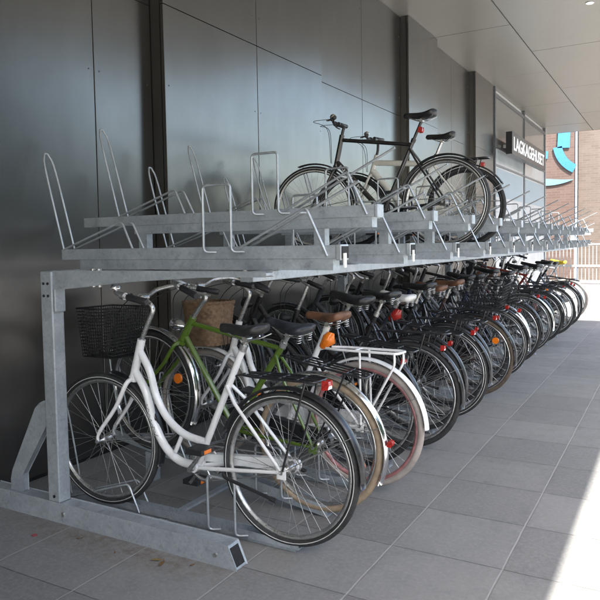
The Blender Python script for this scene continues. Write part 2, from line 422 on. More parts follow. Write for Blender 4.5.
def arc(cx, cz, r0, r1, a0, a1, n=14, taper=False):
    o = []; 
    for i in range(n+1): a = R_(a0+(a1-a0)*i/n); o.append((cx+r1*math.cos(a), cz+r1*math.sin(a)))
    for i in range(n, -1, -1):
        a = R_(a0+(a1-a0)*i/n); k = r0
        if taper: k = r1-(r1-r0)*math.sin(PI*min(1, .12+i/n*.86))
        o.append((cx+k*math.cos(a), cz+k*math.sin(a)))
    return o
flat(arc(.95, .62, .86, 1.14, 188, 243), cy, 'curved_piece')
flat([(-.52,.1),(-.36,.12),(-.34,.36),(-.5,.4)], cy, 'small_piece')
flat(arc(-.35, 1.35, 1.9, 2.14, 242, 292, 16, True), cyl, 'crescent_piece')
fe = empty('railing', (-2, 22, 0)); tag(fe, 'white railing of thin upright bars in front of the brick wall', 'fence')
white = simple('white_railing', (.24, .24, .235), .45, 0, .1, 8)
m = MB(); x = -6.0
while x < 2: m.box(x-.012, x+.012, -.012, .012, .08, 1.2); x += .105
m.build('bars', white, fe)
m = MB(); m.box(-6, 2, -.02, .02, 1.2, 1.25); m.box(-6, 2, -.03, -.0125, .53, .60); m.box(-6, 2, -.02, .02, .04, .079); m.build('rail', white, fe)
for i in range(5):
    m = MB(); m.box(-6+i*2-.03, -6+i*2+.03, .021, .08, 0, 1.3); m.build('post', white, fe)

tl = MB(); rnd = random.Random(5); n = 150; vs = []  # unseen dark mass, added to block sky and shape the wall's reflections
for i in range(n+1):
    y = -60+i*1.4; h = (17 if y < 27 else max(2.2, 17-(y-27)*.9))*(1+.12*math.sin(i*.37)+.08*math.sin(i*1.13+1))+rnd.uniform(-.3, .3)
    vs += [(30+rnd.uniform(-.6, .6), y, 0), (29+rnd.uniform(-1, 1), y, h*.55), (31+rnd.uniform(-.6, .6), y, h), (34, y, h*.7), (35, y, 0)]
tl.add(vs, [(i*5+k, i*5+k+1, i*5+k+6, i*5+k+5) for i in range(n) for k in range(4)])
tag(tl.build('reflection_blocker', simple('blocker_green', (.045, .06, .03), .9, 0, .5, .6)), kind='stuff', label='unseen dark mass added across the square to shape the wall reflections', cat='trees')
# ------------------------------------------------------------------ the two-tier rack
rk = empty('bicycle_rack', (-2.1, 2.2, 0)); tag(rk, 'galvanised steel two-tier bicycle rack standing along the dark wall', 'bicycle rack')
RO = Vector((-2.1, 2.2, 0))
def rb(mb, name, mat='galv', parent=None, bevel=0):
    par = parent or rk
    mb.v = [(x-RO.x, y-RO.y, z-RO.z) for x, y, z in mb.v]
    o = mb.build(name, M[mat], par)
    if bevel: b = o.modifiers.new('b', 'BEVEL'); b.width = bevel; b.segments = 2; b.limit_method = 'ANGLE'
    return o
S0, SP, NS = 2.50, .41, 24
for fy in (2.258, 5.54, 8.82, 12.10):
    m = MB(); m.box(-2.725, -2.645, fy-.040, fy+.032, .100, 1.25); post = rb(m, 'post', bevel=.006)
    m = MB()
    for z in (1.19, 1.13):
        for x in (-2.70, -2.67): m.disc((x, fy-.041, z), (0,1,0), .007, .006, 8)
    m.disc((-2.68, fy-.041, .13), (0,1,0), .008, .006, 8)
    rb(m, 'bolts', 'black_metal', post)
    m = MB(); m.prism([(-3.2,0),(-1.585,0),(-1.63,.097),(-3.2,.097)], 'y', fy-.040, fy+.040); ft = rb(m, 'foot_beam', bevel=.005)
    m = MB(); m.prism([(-1.604,.012),(-1.5895,.012),(-1.6235,.086),(-1.638,.086)], 'y', fy-.030, fy+.030); rb(m, 'beam_opening', 'joint', ft)
    m = MB(); m.disc((-2.62, fy-.042, .05), (0,1,0), .012, .012, 6); m.disc((-1.69, fy-.042, .05), (0,1,0), .010, .012, 6); rb(m, 'bolts', 'alu', ft)
    m = MB(); m.prism([(-2.727,.52),(-2.727,.60),(-2.77,.592),(-2.80,.578),(-2.835,.548),(-3.03,.20),(-3.045,.15),(-3.045,.098),(-2.955,.098),(-2.955,.19)], 'y', fy-.010, fy+.026); rb(m, 'brace', bevel=.004)
    m = MB(); m.prism([(-2.643,1.250),(-2.643,1.165),(-2.57,1.168),(-2.17,1.207),(-1.74,1.232),(-1.42,1.236),(-1.42,1.250)], 'y', fy-.03, fy+.028)
    m.box(-2.642, -2.630, fy-.034, fy+.03, 1.05, 1.1645); arm = rb(m, 'arm', bevel=.004)
    m = MB()
    for x in (-2.40, -2.36): m.disc((x, fy+.0, 1.256), (0,0,1), .011, .012, 6); m.disc((x, fy, 1.184), (0,0,1), .010, .016, 6)
    rb(m, 'bolts', 'alu', arm)
for x0, x1, z0, z1 in ((-1.60, -1.53, 1.207, 1.2495), (-2.68, -2.62, 1.2515, 1.2525)):
    m = MB(); m.box(x0, x1, 2.31, 12.3, z0, z1); rb(m, 'long_beam', bevel=.0 if z1-z0 < .01 else .004)
def channel(m, x0, x1, y, z0, z1, w, hh=.055):
    """open U channel along x, z given at both ends"""
    t = .004
    for (a, b, c, d) in ((y-w, y+w, 0, t), (y-w, y-w+t, t, None), (y+w-t, y+w, t, None)):
        vs = []
        for x, z in ((x0, z0), (x1, z1)):
            h = hh if d is None else d
            for yy in (a, b):
                for zz in (z+c, z+h): vs.append((x, yy, zz))
        m.add(vs, [(0,1,3,2),(4,6,7,5),(0,4,5,1),(2,3,7,6),(0,2,6,4),(1,5,7,3)])
def loop_rods(m, y, z, xb, lean=.155, h=.52, w=.036):
    """tall narrow hoop that holds the front wheel, leaning to the wall"""
    pts = []
    for s in (-1, 1): pts.append([(xb, y+s*w, z), (xb-lean*.78, y+s*w*.9, z+h*.8), (xb-lean*.97, y+s*w*.45, z+h*.975)])
    top = (xb-lean, y, z+h)
    m.tube(smooth_path(pts[0]+[top]+pts[1][::-1], 5), .0055, 7)
def guides(m, y, zf, xb, w=.036):
    for s in (-1, 1):
        m.tube(bend([(xb, y+s*w, zf(xb)), (xb+.42, y+s*w, zf(xb+.42)+.135), (xb+.49, y+s*(w+.004), zf(xb+.49))], .025), .0055, 7)
def square_hoop(m, y, z, xc, h=.285, hw=.077, side=-1):
    y2 = y+side*.06
    m.tube(bend([(xc-hw+.05, y+side*.03, z-.018), (xc-hw, y2, z-.018), (xc-hw, y2, z+h), (xc+hw, y2, z+h), (xc+hw, y2, z-.018), (xc+hw+.05, y+side*.03, z-.018)], .022), .0062, 8)
for k in range(NS):
    y = S0+SP*k; hi = k % 2
    zt = 1.35+(.185 if hi else 0)
    xb = -3.12 if hi else -2.85
    m = MB(); channel(m, xb, -1.225, y, zt-.05, zt-.05, .034); tr = rb(m, 'upper_tray')
    m = MB(); m.box(-2.72, -1.24, y-.03, y+.03, zt-.099, zt-.0505); rb(m, 'slide_rail', parent=tr)
    m = MB(); loop_rods(m, y, zt+.004, -2.83); rb(m, 'wheel_hoop', 'rod', tr)
    m = MB(); guides(m, y, lambda x: zt+.004, -2.83); rb(m, 'wheel_guide', 'rod', tr)
    m = MB(); square_hoop(m, y, zt, -1.808); rb(m, 'square_hoop', 'rod', tr)
    m = MB()
    m.tube(bend([(-1.70, y-.038, zt+.0), (-1.36, y-.038, zt+.165), (-1.262, y-.038, zt-.04)], .02), .0062, 8)
    m.tube([(-1.70, y+.038, zt+.0), (-1.36, y+.038, zt+.168), (-1.15, y+.038, zt+.268)], .0062, 8)
    m.tube([(-1.40, y-.038, zt+.145), (-1.40, y+.038, zt+.148)], .005, 6)
    rb(m, 'lift_handle', 'rod', tr)
    if hi:
        m = MB(); m.box(-1.2245, -1.208, y-.037, y+.037, zt-.055, zt+.007); rb(m, 'end_cap', 'galv', tr, .003)
        for x in (-2.66, -1.52):
            m = MB(); m.box(x-.03, x+.03, y-.028, y+.02, 1.2505 if x > -2 else 1.2555, zt-.0995); rb(m, 'bracket', parent=tr)
    else:
        m = MB(); m.box(-1.2245, -1.20, y-.037, y+.037, zt-.058, zt+.008); ec = rb(m, 'end_cap', 'rod', tr, .003)
        m = MB(); m.box(-1.1995, -1.196, y-.029, y+.029, zt-.05, zt+.0); rb(m, 'cap_opening', 'joint', ec)
        m = MB(); m.box(-1.1955, -1.190, y-.026, y-.002, zt-.088, zt-.028); rb(m, 'tag_label', 'white_plastic', ec)
    # ground tier
    if hi:
        zf = lambda x: .03+(-1.62-x)*.165 if x < -1.62 else .03
        m = MB(); channel(m, -2.93, -1.5, y, zf(-2.93)-.03, .0, .03); gt = rb(m, 'ground_tray')
        m = MB(); m.box(-2.69, -2.63, y-.028, y+.028, 0, zf(-2.66)-.034); rb(m, 'tray_leg', parent=gt)
        gx = -2.86
    else:
        zf = lambda x: .03
        m = MB(); channel(m, -2.90, -1.43 if k == 0 else -1.47, y, .019, .019, .03, .034); m.box(-2.88, -1.45, y-.02, y+.02, .002, .0188); gt = rb(m, 'ground_tray'); gx = -2.84
    m = MB(); loop_rods(m, y, zf(gx)+.005, gx, .10, .50); rb(m, 'wheel_hoop', 'rod', gt)
    m = MB(); guides(m, y, lambda x: zf(x)-.01, gx); rb(m, 'wheel_guide', 'rod', gt)
    m = MB(); square_hoop(m, y, zf(-1.82)+.02, -1.822, .24); rb(m, 'square_hoop', 'rod', gt)
for x0 in (-2.2,):
    m = MB(); m.box(x0-.02, x0+.02, 2.216, 12.2, .001, .0135); rb(m, 'floor_strip')

# ------------------------------------------------------------------ bicycles
def wheel(root, c, R, tyre, rim, stripe=None, hubm='alu', rr=None, refl=None):
    """thing > wheel (rim) > tyre, spokes, hub"""
    tw = .019
    ri = R-2*tw*.92
    m = MB(); m.sweep([(ri+.004,-.012),(ri+.004,.012),(ri-.008,.011),(ri-.016,.004),(ri-.016,-.004),(ri-.008,-.011)], 64, c[0], c[2])
    w_ = m.build('wheel', rim, root)
    m = MB(); pr = []
    for i in range(12):
        a = 2*PI*i/12; pr.append((R-tw+tw*math.cos(a)*(1.0 if math.cos(a) < .8 else 1.02), tw*math.sin(a)))
    m.sweep(pr, 72, c[0], c[2]); t_ = m.build('tyre', tyre, w_)
    if stripe:
        m = MB()
        for s in (-1, 1): m.sweep([(R-tw-.0022, s*(tw+.001)), (R-tw+.0014, s*(tw+.001)), (R-tw+.0014, s*(tw-.002)), (R-tw-.0022, s*(tw-.002))], 64, c[0], c[2])
        m.build('reflective_stripe', stripe, w_)
    m = MB(); n = 32; ph = random.random()
    for i in range(n):
        s = 1 if i % 2 else -1; a = 2*PI*(i+ph)/n; d = (1 if (i//2) % 2 else -1)*1.05
        hb = (c[0]+.022*math.cos(a+d), s*.028, c[2]+.022*math.sin(a+d))
        m.tube([hb, (c[0]+(ri-.012)*math.cos(a), s*.003, c[2]+(ri-.012)*math.sin(a))], .00125, 4, caps=False)
    m.build('spokes', M['steel'], w_)
    m = MB(); m.tube([(c[0],-.06,c[2]),(c[0],-.032,c[2]),(c[0],-.03,c[2]),(c[0],-.022,c[2]),(c[0],.022,c[2]),(c[0],.03,c[2]),(c[0],.032,c[2]),(c[0],.06,c[2])], [.006,.006,.026,.017,.017,.026,.006,.006], 14)
    m.disc((c[0],.063,c[2]), (0,1,0), .011, .012, 6); m.disc((c[0],-.063,c[2]), (0,1,0), .011, .012, 6)
    m.build('hub', M[hubm], w_)
    if refl:
        m = MB(); a = refl; rr_ = .24
        m.disc((c[0]+rr_*math.cos(a), .012, c[2]+rr_*math.sin(a)), (0,1,0), .028, .012, 12); m.build('spoke_reflector', M['orange'], w_)
    return w_

def guard(root, c, R, a0, a1, mat, w=.029, tip=None):
    pr = []
    for i in range(7):
        a = R_(-72+144*i/6); pr.append((R+.002+.016*math.cos(a), w*math.sin(a)))
    pr += [(r-.0022, y*.95) for r, y in pr[::-1]]
    m = MB(); m.sweep(pr, 30, c[0], c[2], R_(a0), R_(a1), closed=False)
    return m.build('mudguard', mat, root)

def saddle(root, x, z, mat, L=.27, W=.10, tilt=0., springs=True, fat=1.):
    m = MB(); secs = 20; n = 16; vs = []
    for i in range(secs+1):
        t = i/secs; xx = .15-L*t
        e = math.sqrt(max(0, 1-(1-min(1, t/.10))**2))*.97+.03 if t < .10 else (math.sqrt(max(0, 1-((t-.86)/.14)**2))*.97+.03 if t > .86 else 1)
        hw = (.021+(W-.021)/(1+math.exp(-(t-.56)*9.5)))*e
        mid = .006*math.cos((t-.05)*5.6)+(.010*(t-.7)/.3 if t > .7 else 0)
        top = (.014+.008*fat)*(.25+.75*e); bot = (.010+.012*fat+.010*t)*(.25+.75*e)
        for k in range(n):
            a = 2*PI*k/n; c_, s_ = math.cos(a), math.sin(a)
            vs.append((xx, hw*math.copysign(abs(c_)**.8, c_), mid+(top*abs(s_)**.8 if s_ > 0 else -bot*abs(s_)**.6)))
    fs = [(i*n+k, i*n+(k+1) % n, (i+1)*n+(k+1) % n, (i+1)*n+k) for i in range(secs) for k in range(n)]
    m.add(vs, fs, True); m.add(vs[:n], [tuple(range(n))], True); m.add(vs[-n:], [tuple(range(n-1,-1,-1))], True)
    m.xf(Matrix.Translation((x, 0, z)) @ Matrix.Rotation(tilt, 4, 'Y'))
    s_ = m.build('saddle', mat, root)
    m = MB()
    for s in (-1, 1):
        m.tube(bend([(x+.11, s*.014, z-.012), (x+.03, s*.022, z-.045), (x-.05, s*.022, z-.045), (x-.10, s*.05, z-.02)], .02), .0035, 6)
        if springs:
            pts = [(x-.085+.012*math.cos(a*.9), s*.055+.012*math.sin(a*.9), z-.062+.045*a/26) for a in range(27)]
            m.tube(pts, .003, 5)
    m.disc((x, 0, z-.045), (0,1,0), .014, .05, 8)
    m.build('saddle_rails', M['alu'], s_)
    return s_

def wire_basket(name, root, cx, cz, lx, ly, h, mat, mesh=.028, splay=.82, parts=True):
    m = MB(); r = .0022 if mesh < .02 else .0018
    def P(u, v, t):   # t: 0 bottom .. 1 top
        k = splay+(1-splay)*t; return (cx+u*lx/2*k, v*ly/2*k, cz+h*t)
    ring = lambda t: [P(-1,-1,t), P(1,-1,t), P(1,1,t), P(-1,1,t)]
    nz = max(3, int(h/mesh))
    for i in range(nz):
        m.tube(ring(i/nz), r, 4, closed=True)
    nx, ny = int(lx/mesh), int(ly/mesh)
    for i in range(nx+1):
        u = -1+2*i/nx
        m.tube([P(u,-1,1), P(u,-1,0), P(u,1,0), P(u,1,1)], r, 4, caps=False)
    for i in range(1, ny):
        v = -1+2*i/ny
        m.tube([P(-1,v,1), P(-1,v,0), P(1,v,0), P(1,v,1)], r, 4, caps=False)
    b = m.build(name, mat, root)
    m = MB(); m.tube(ring(1.0), .0045, 7, closed=True); m.build('basket_rim', mat, b)
    return b
def wicker_basket(root, cx, cz, lx, ly, h, mat):
    m = MB(); rows, cols = 26, 96
    def ringpt(a, k):
        c_, s_ = math.cos(a), math.sin(a); e = .62
        return (lx/2*k*math.copysign(abs(c_)**e, c_), ly/2*k*math.copysign(abs(s_)**e, s_))
    for inner in (0, 1):
        vs = []
        for i in range(rows+1):
            t = i/rows; k = .80+.20*t-inner*.05
            for j in range(cols):
                a = 2*PI*j/cols; d = 1+.026*math.sin(j*PI/3+PI*((i//2) % 2))*(1-inner)+(.012 if i % 2 else -.012)*(1-inner)
                x, y = ringpt(a, k*d); vs.append((cx+x, y, cz+h*t+(.004 if inner else 0)))
        fs = [(i*cols+j, i*cols+(j+1) % cols, (i+1)*cols+(j+1) % cols, (i+1)*cols+j) for i in range(rows) for j in range(cols)]
        if inner: fs = [f[::-1] for f in fs]
        m.add(vs, fs, True); m.add(vs[:cols], [tuple(range(cols))])
    b = m.build('basket', mat, root)
    m = MB()
    for q in range(3):
        pts = []
        for j in range(96):
            a = 2*PI*j/96; x, y = ringpt(a, .99); ph = a*22+q*2*PI/3
            pts.append((cx+x*(1+.02*math.cos(ph)), y*(1+.02*math.cos(ph)), cz+h+.007*math.sin(ph)))
        m.tube(pts, .0055, 6, closed=True)
    m.build('basket_rim', mat, b)
    return b

def lamp_light(root, x, y, z, mat='red', s=1., name='rear_light', white=False):
    m = MB(); m.prism([(-.022*s, -.022*s), (-.03*s, 0), (-.026*s, .024*s), (.008*s, .026*s), (.012*s, -.024*s)], 'y', -.03*s, .03*s)
    m.xf(Matrix.Translation((x, y, z))); o = m.build(name, M[mat], root)
    bv = o.modifiers.new('b', 'BEVEL'); bv.width = .006*s; bv.segments = 2
    if white:
        m = MB(); m.box(x-.031*s, x-.018*s, y-.026*s, y+.026*s, z-.024*s, z-.004*s); m.build('light_lens', M['white_plastic'], o)
    return o

def bicycle(loc, S, label, pitch=0., group='bicycles parked in the ground tier of the rack', name='bicycle'):
    root = empty(name, loc, (R_(S.get('lean', 0)), -pitch, PI+R_(S.get('yaw', 0))))
    tag(root, label, 'bicycle', group)
    R = S.get('R', .345); wb = S.get('wb', 1.09); fc = S['col']; pm = paint(fc)
    guardm = S.get('guard', M['black_metal']); rimm = S.get('rim', M['alu']); ty = S.get('tyre', M['rubber'])
    typ = S.get('frame', 'step'); dx = 0
    BB = Vector((.50, 0, .285)); RA = Vector((0,0,R)); FA = Vector((wb,0,R))
    HB = Vector((wb-.195, 0, .685)); HT = Vector((wb-.25, 0, S.get('ht', .87)))
    ax = (HT-HB).normalized(); st = R_(S.get('steer', 0)); MS = Matrix.Translation(HB) @ Matrix.Rotation(st, 4, ax) @ Matrix.Translation(-HB)
    sz = S.get('sz', .96); STt = Vector((.50-(S.get('stz', .86)-.285)*.46, 0, S.get('stz', .86)))
    seat_dir = (STt-BB).normalized()
    seat = lambda z: BB+seat_dir*((z-BB.z)/seat_dir.z)
    tr = S.get('tr', .0165)
    # frame
    m = MB(); m.tube([HB-ax*.01, HT+ax*.005], .021, 12); m.tube([BB-seat_dir*.01, STt], .0165, 12)
    m.disc(BB, (0,1,0), .023, .075, 14)
    hd = lambda z: HB+ax*((z-HB.z)/ax.z)
    if typ == 'loop':
        up_ = [hd(.82), (.79,0,.72), (.75,0,.60), (.685,0,.50), (.58,0,.43), seat(.405)]
        lo_ = [hd(.715), (.815,0,.61), (.768,0,.47), (.70,0,.355), (.61,0,.295), BB]
        m.tube(smooth_path(up_), .0185, 12); m.tube(smooth_path(lo_), .0205, 12); m.tube([(.635,0,.335),(.585,0,.435)], .011, 8)
    elif typ == 'step':
        a, b = hd(.70), BB
        m.tube(smooth_path([hd(.72), hd(.72)*.55+BB*.45+Vector((-.012,0,-.02)), BB]), .019, 12)
        m.tube(smooth_path([hd(.82), hd(.82)*.5+seat(.47)*.5+Vector((-.015,0,-.03)), seat(.47)]), .0165, 12)
    elif typ == 'swan':
        m.tube(smooth_path([hd(.76), (.76,0,.66), (.70,0,.47), (.62,0,.345), BB], 6), .021, 12)
    elif typ == 'mixte':
        m.tube([hd(.71), BB], .018, 12)
        for s in (-1, 1): m.tube([hd(.82)+Vector((0,s*.012,0)), seat(.60)+Vector((0,s*.022,0)), RA+Vector((0,s*.06,.0))], .0085, 8)
    else:
        m.tube([hd(.715), BB], S.get('dt', .0185), 12); m.tube([hd(S.get('tth', HT.z-.035)), seat(S.get('tts', STt.z-.035))], S.get('tr2', .0155), 12)
    sj = seat(S.get('ssz', STt.z-.06)) if typ not in ('loop',) else seat(.69)
    for s in (-1, 1):
        m.tube([sj+Vector((0,s*.018,0)), sj*.8+RA*.2+Vector((0,s*.048,0)), RA+Vector((0,s*.062,0))], [.0085,.0085,.0075], 8)
        m.tube([BB+Vector((-.02,s*.022,0)), BB*.75+RA*.25+Vector((0,s*.042,0)), RA+Vector((0,s*.062,0))], [.0105,.0105,.008], 8)
        m.box(-.022, .022, s*.062-.003, s*.062+.003, R-.03, R+.024)
    fr_ = m.build('frame', pm, root)
    if S.get('text'):
        bt, wd, hg = S['text']; d = (hd(.715)-BB); mid = BB+d*.66; u = -d.normalized(); v = Vector((0,1,0)).cross(u); v = v if v.z > 0 else -v
        yv = Vector((0, 1, 0)); xv = u; zv = yv; vv = zv.cross(xv)
        mt = Matrix(((xv.x, vv.x, 0, mid.x), (xv.y, vv.y, 1, S.get('dt', .0185)-.001), (xv.z, vv.z, 0, mid.z), (0,0,0,1)))
        text(bt, wd, hg, M['decal'], 'lettering', fr_, mt, .012, .0012)
    if S.get('script'):
        path, sc_, cm_ = S['script']; P = smooth_path(path, 12); m = MB(); q = []
        for i, p in enumerate(P):
            d = (P[min(i+1, len(P)-1)]-P[max(i-1, 0)]).normalized(); nrm = Vector((0,1,0)).cross(d)
            q.append(p+nrm*sc_*math.sin(i*1.9)*(1 if i % 7 else .2)+d*.004*math.cos(i*1.3)+Vector((0, .0202, 0)))
        m.tube(q, .0013, 4); m.build('script_decal', cm_, fr_)
    # fork
    m = MB(); m.disc(HB-ax*.012, ax, .024, .022, 12)
    for s in (-1, 1):
        m.tube(smooth_path([HB-ax*.012+Vector((0,s*.012,0)), HB-ax*.03+Vector((.004,s*.048,-.004)), HB*.55+FA*.45+Vector((-.012,s*.056,0)), FA+Vector((-.012,s*.060,.05)), FA+Vector((0,s*.060,0))], 4), [.012]*8+[.0105]*5+[.008]*4, 8)
    m.xf(MS); m.build('fork', paint(S.get('fork', fc)) if not S.get('fork_m') else S['fork_m'], root)
    # wheels
    wheel(root, RA, R, ty, S.get('rrim', rimm), S.get('stripe'), refl=S.get('refl'))
    wf = wheel(root, FA, R, S.get('ftyre', ty), rimm, S.get('stripe'), refl=S.get('frefl'))
    for o in [wf]+list(wf.children): o.data.transform(MS) 
    # mudguards
    if guardm:
        gr = guard(root, RA, R+.006, 18, S.get('gend', 190), guardm)
        gf = guard(root, FA, R+.006, S.get('gf0', 62), 196, S.get('fguard', guardm)); gf.data.transform(MS)
        m = MB(); a = R_(150)
        for s in (-1, 1): m.tube([RA+Vector((0,s*.066,0)), (RA.x+(R+.018)*math.cos(a), s*.028, RA.z+(R+.018)*math.sin(a))], .002, 5)
        m.build('stay', M['steel'], gr)
        m = MB()
        for s in (-1, 1): m.tube([FA+Vector((0,s*.066,0)), (FA.x+(R+.018)*math.cos(R_(170)), s*.028, FA.z+(R+.018)*math.sin(R_(170)))], .002, 5)
        m.xf(MS); m.build('stay', M['steel'], gf)
        if S.get('tail'):
            a = R_(S['tail'][0]); lamp_light(gr, (R+.036)*math.cos(a), 0, R+(R+.036)*math.sin(a), S['tail'][1], (S['tail'][2] if len(S['tail']) > 2 else 1.)*.50, 'rear_light', len(S['tail']) > 3)
        if S.get('flap'):
            a0, a1 = S['flap']; pr = [(R+.0255, -.024), (R+.0275, -.024), (R+.0275, .024), (R+.0255, .024)]
            m = MB(); m.sweep(pr, 12, 0, R, R_(a0), R_(a1), closed=False); m.build('white_patch', M['white_plastic'], gr)
    # seat post, saddle
    top = seat(sz-.04)
    m = MB(); m.tube([STt-seat_dir*.05, top], .0125, 10); m.disc(STt, seat_dir, .02, .03, 10); m.build('seat_post', M[S.get('post', 'alu')], root)
    if S.get('plamp'): lamp_light(root, seat((STt.z+sz)/2-.02).x-.020, 0, (STt.z+sz)/2-.02, 'red', .7)
    saddle(root, top.x, sz, S.get('saddle', M['leather_black']), S.get('sl', .27), S.get('sw', .10), R_(S.get('stilt', 2)), S.get('springs', True), S.get('fat', 1))
    # stem + handlebar
    bz = S.get('bz', 1.115); bt = S.get('bar', 'swept'); bmat = M[S.get('barm', 'alu')]
    if bt == 'swept':
        cl = Vector((HT.x-.02, 0, bz)); spts = [HT, HT+ax*.09+Vector((-.015,0,0)), Vector((HT.x-.085, 0, bz-.05)), cl]
        bars = lambda s: [(cl.x,0,cl.z), (cl.x+.02,s*.07,cl.z+.005), (cl.x+.025,s*.15,cl.z+.03), (cl.x-.03,s*.235,cl.z+.045), (cl.x-.12,s*.275,cl.z+.03), (cl.x-.25,s*.30,cl.z+.01)]
    elif bt == 'cruiser':
        cl = Vector((HT.x-.03, 0, bz-.07)); spts = [HT, HT+ax*.06, cl-Vector((.01,0,.01)), cl]
        bars = lambda s: [(cl.x,0,cl.z), (cl.x+.03,s*.06,cl.z+.01), (cl.x+.055,s*.15,cl.z+.07), (cl.x+.0,s*.25,cl.z+.10), (cl.x-.12,s*.30,cl.z+.085), (cl.x-.24,s*.32,cl.z+.06)]
    else:
        cl = Vector((HT.x+.05, 0, bz)); spts = [HT, HT+ax*(.04), Vector((HT.x-.02,0,bz-.03)), cl]
        bars = lambda s: [(cl.x,0,cl.z), (cl.x+.0,s*.10,cl.z+.0), (cl.x-.015,s*.20,cl.z+.015), (cl.x-.045,s*.30,cl.z+.012)]
    m = MB(); m.tube(bend(spts, .03), .0125, 10); m.disc(cl, (0,1,0), .02, .05, 12); m.xf(MS); m.build('stem', M[S.get('stemm', S.get('barm', 'alu'))], root)
    lft, rgt = smooth_path(bars(1), 5), smooth_path(bars(-1), 5)
    m = MB(); m.tube(lft[::-1]+rgt[1:], .0112, 10); m.xf(MS); hbar = m.build('handlebar', bmat, root)
    for pts in (lft, rgt):
        e = pts[-1]; d = (pts[-1]-pts[-3]).normalized(); sgn = 1 if e.y > 0 else -1
        m = MB(); m.tube([e-d*.12, e-d*.115, e-d*.06, e-d*.005, e+d*.004], [.014,.0165,.0155,.0165,.012], 10); m.xf(MS); m.build('grip', S.get('grip', M['plastic']), hbar)
        m = MB(); b0 = e-d*.15; out = Vector((.5*d.x+.6, sgn*.12, -.25)) if bt == 'flat' else Vector((d.x*.9, sgn*.35, -.35))
        f_ = -d.cross(Vector((0,0,1)))*sgn
        f_ = f_ if f_.x > -.2 else -f_
        m.disc(b0, d, .017, .025, 10); m.tube(smooth_path([b0, b0+f_*.035-Vector((0,0,.008)), b0+f_*.05+d*.06-Vector((0,0,.015)), b0+f_*.055+d*.125-Vector((0,0,.018))], 3), [.008]*4+[.006]*6, 7); m.xf(MS); m.build('brake_lever', M[S.get('leverm', 'alu')], hbar)
        m = MB(); m.tube(smooth_path([b0+f_*.02, b0+f_*.09+Vector((.07,-sgn*.04,-.01)), Vector((HT.x+.11, sgn*.05, (bz+HT.z)/2)), HB+Vector((.04, sgn*.018, .02))], 6), .0024, 5); m.xf(MS); m.build('brake_cable', M['wire'], hbar)
    if S.get('bell', True):
        p = lft[len(lft)//2+1]; m = MB()
        vs = []; m.tube([p+Vector((0,0,.015)), p+Vector((0,0,.022)), p+Vector((0,0,.036)), p+Vector((0,0,.044))], [.024,.025,.019,.004], 14); m.tube([p, p+Vector((0,0,.016))], .007, 8); m.xf(MS); m.build('bell', M['chrome'], hbar)
    # drive train (right-hand side)
    ca = R_(S.get('crank', 200)); m = MB()
    m.sweep([(.085,-.054),(.093,-.052),(.093,-.048),(.085,-.046),(.075,-.048),(.075,-.052)], 36, BB.x, BB.z)
    for i in range(5): a = ca+2*PI*i/5; m.tube([(BB.x, -.05, BB.z), (BB.x+.08*math.cos(a), -.05, BB.z+.08*math.sin(a))], .006, 5)
    for s, a in ((-1, ca), (1, ca+PI)):
        e = Vector((BB.x+.17*math.cos(a), s*.085, BB.z+.17*math.sin(a)))
        m.tube([(BB.x, s*.035, BB.z), (BB.x, s*.066, BB.z)], .014, 10); m.tube([(BB.x, s*.066, BB.z), e], [.012, .009], 8)
    cr = m.build('crankset', M[S.get('crankm', 'alu')], root)
    for s, a in ((-1, ca), (1, ca+PI)):
        e = Vector((BB.x+.17*math.cos(a), s*.09, BB.z+.17*math.sin(a))); m = MB()
        m.box(-.045, .045, -.008 if s > 0 else -.09, .09 if s > 0 else .008, -.012, .012); m.xf(Matrix.Translation(e)); pd = m.build('pedal', M['plastic'], cr)
        m = MB(); m.box(-.048, -.0455, s*.045-.025, s*.045+.025, -.008, .008); m.xf(Matrix.Translation(e)); m.build('pedal_reflector', M['orange'], pd)
    cg = S.get('case', 'half'); ccol = S.get('casem', M['black_metal'])
    def hull(r0, r1, n=12):
        o = [(BB.x+r0*math.cos(R_(-95+190*i/n)), BB.z+r0*math.sin(R_(-95+190*i/n))) for i in range(n+1)]
        o += [(r1*math.cos(R_(95+170*i/n)), R+r1*math.sin(R_(95+170*i/n))) for i in range(n+1)]; return o
    m = MB()
    if cg == 'full': m.prism(hull(.112, .058), 'y', -.078, -.034); o = m.build('chain_case', ccol, root); bv = o.modifiers.new('b', 'BEVEL'); bv.width = .008; bv.segments = 2
    else:
        m2 = MB()
        for sgn in (1, -1): m2.tube([(BB.x, -.05, BB.z+sgn*.091), (0, -.05, R+sgn*.036)], .004, 4)
        m2.sweep([(.034,-.054),(.038,-.05),(.034,-.046),(.03,-.05)], 18, 0, R); m2.build('chain', M['steel'], root)
        if cg == 'half':
            h_ = hull(*S.get('caser', (.108, .05))); m.prism([(x, z) for x, z in h_ if z > .29], 'y', -.072, -.036); m.build('chain_guard', ccol, root)
    # kickstand
    if S.get('stand', True):
        m = MB(); m.tube(bend([(.33, .03, .30), (.30, .075, .285), (.02, .10, .235)], .02), .008, 8); m.disc((.02,.10,.235), (1,0,.2), .011, .03, 8); m.build('kickstand', M[S.get('standm', 'plastic')], root)
    # carrier
    cc = S.get('carrier', 'black')
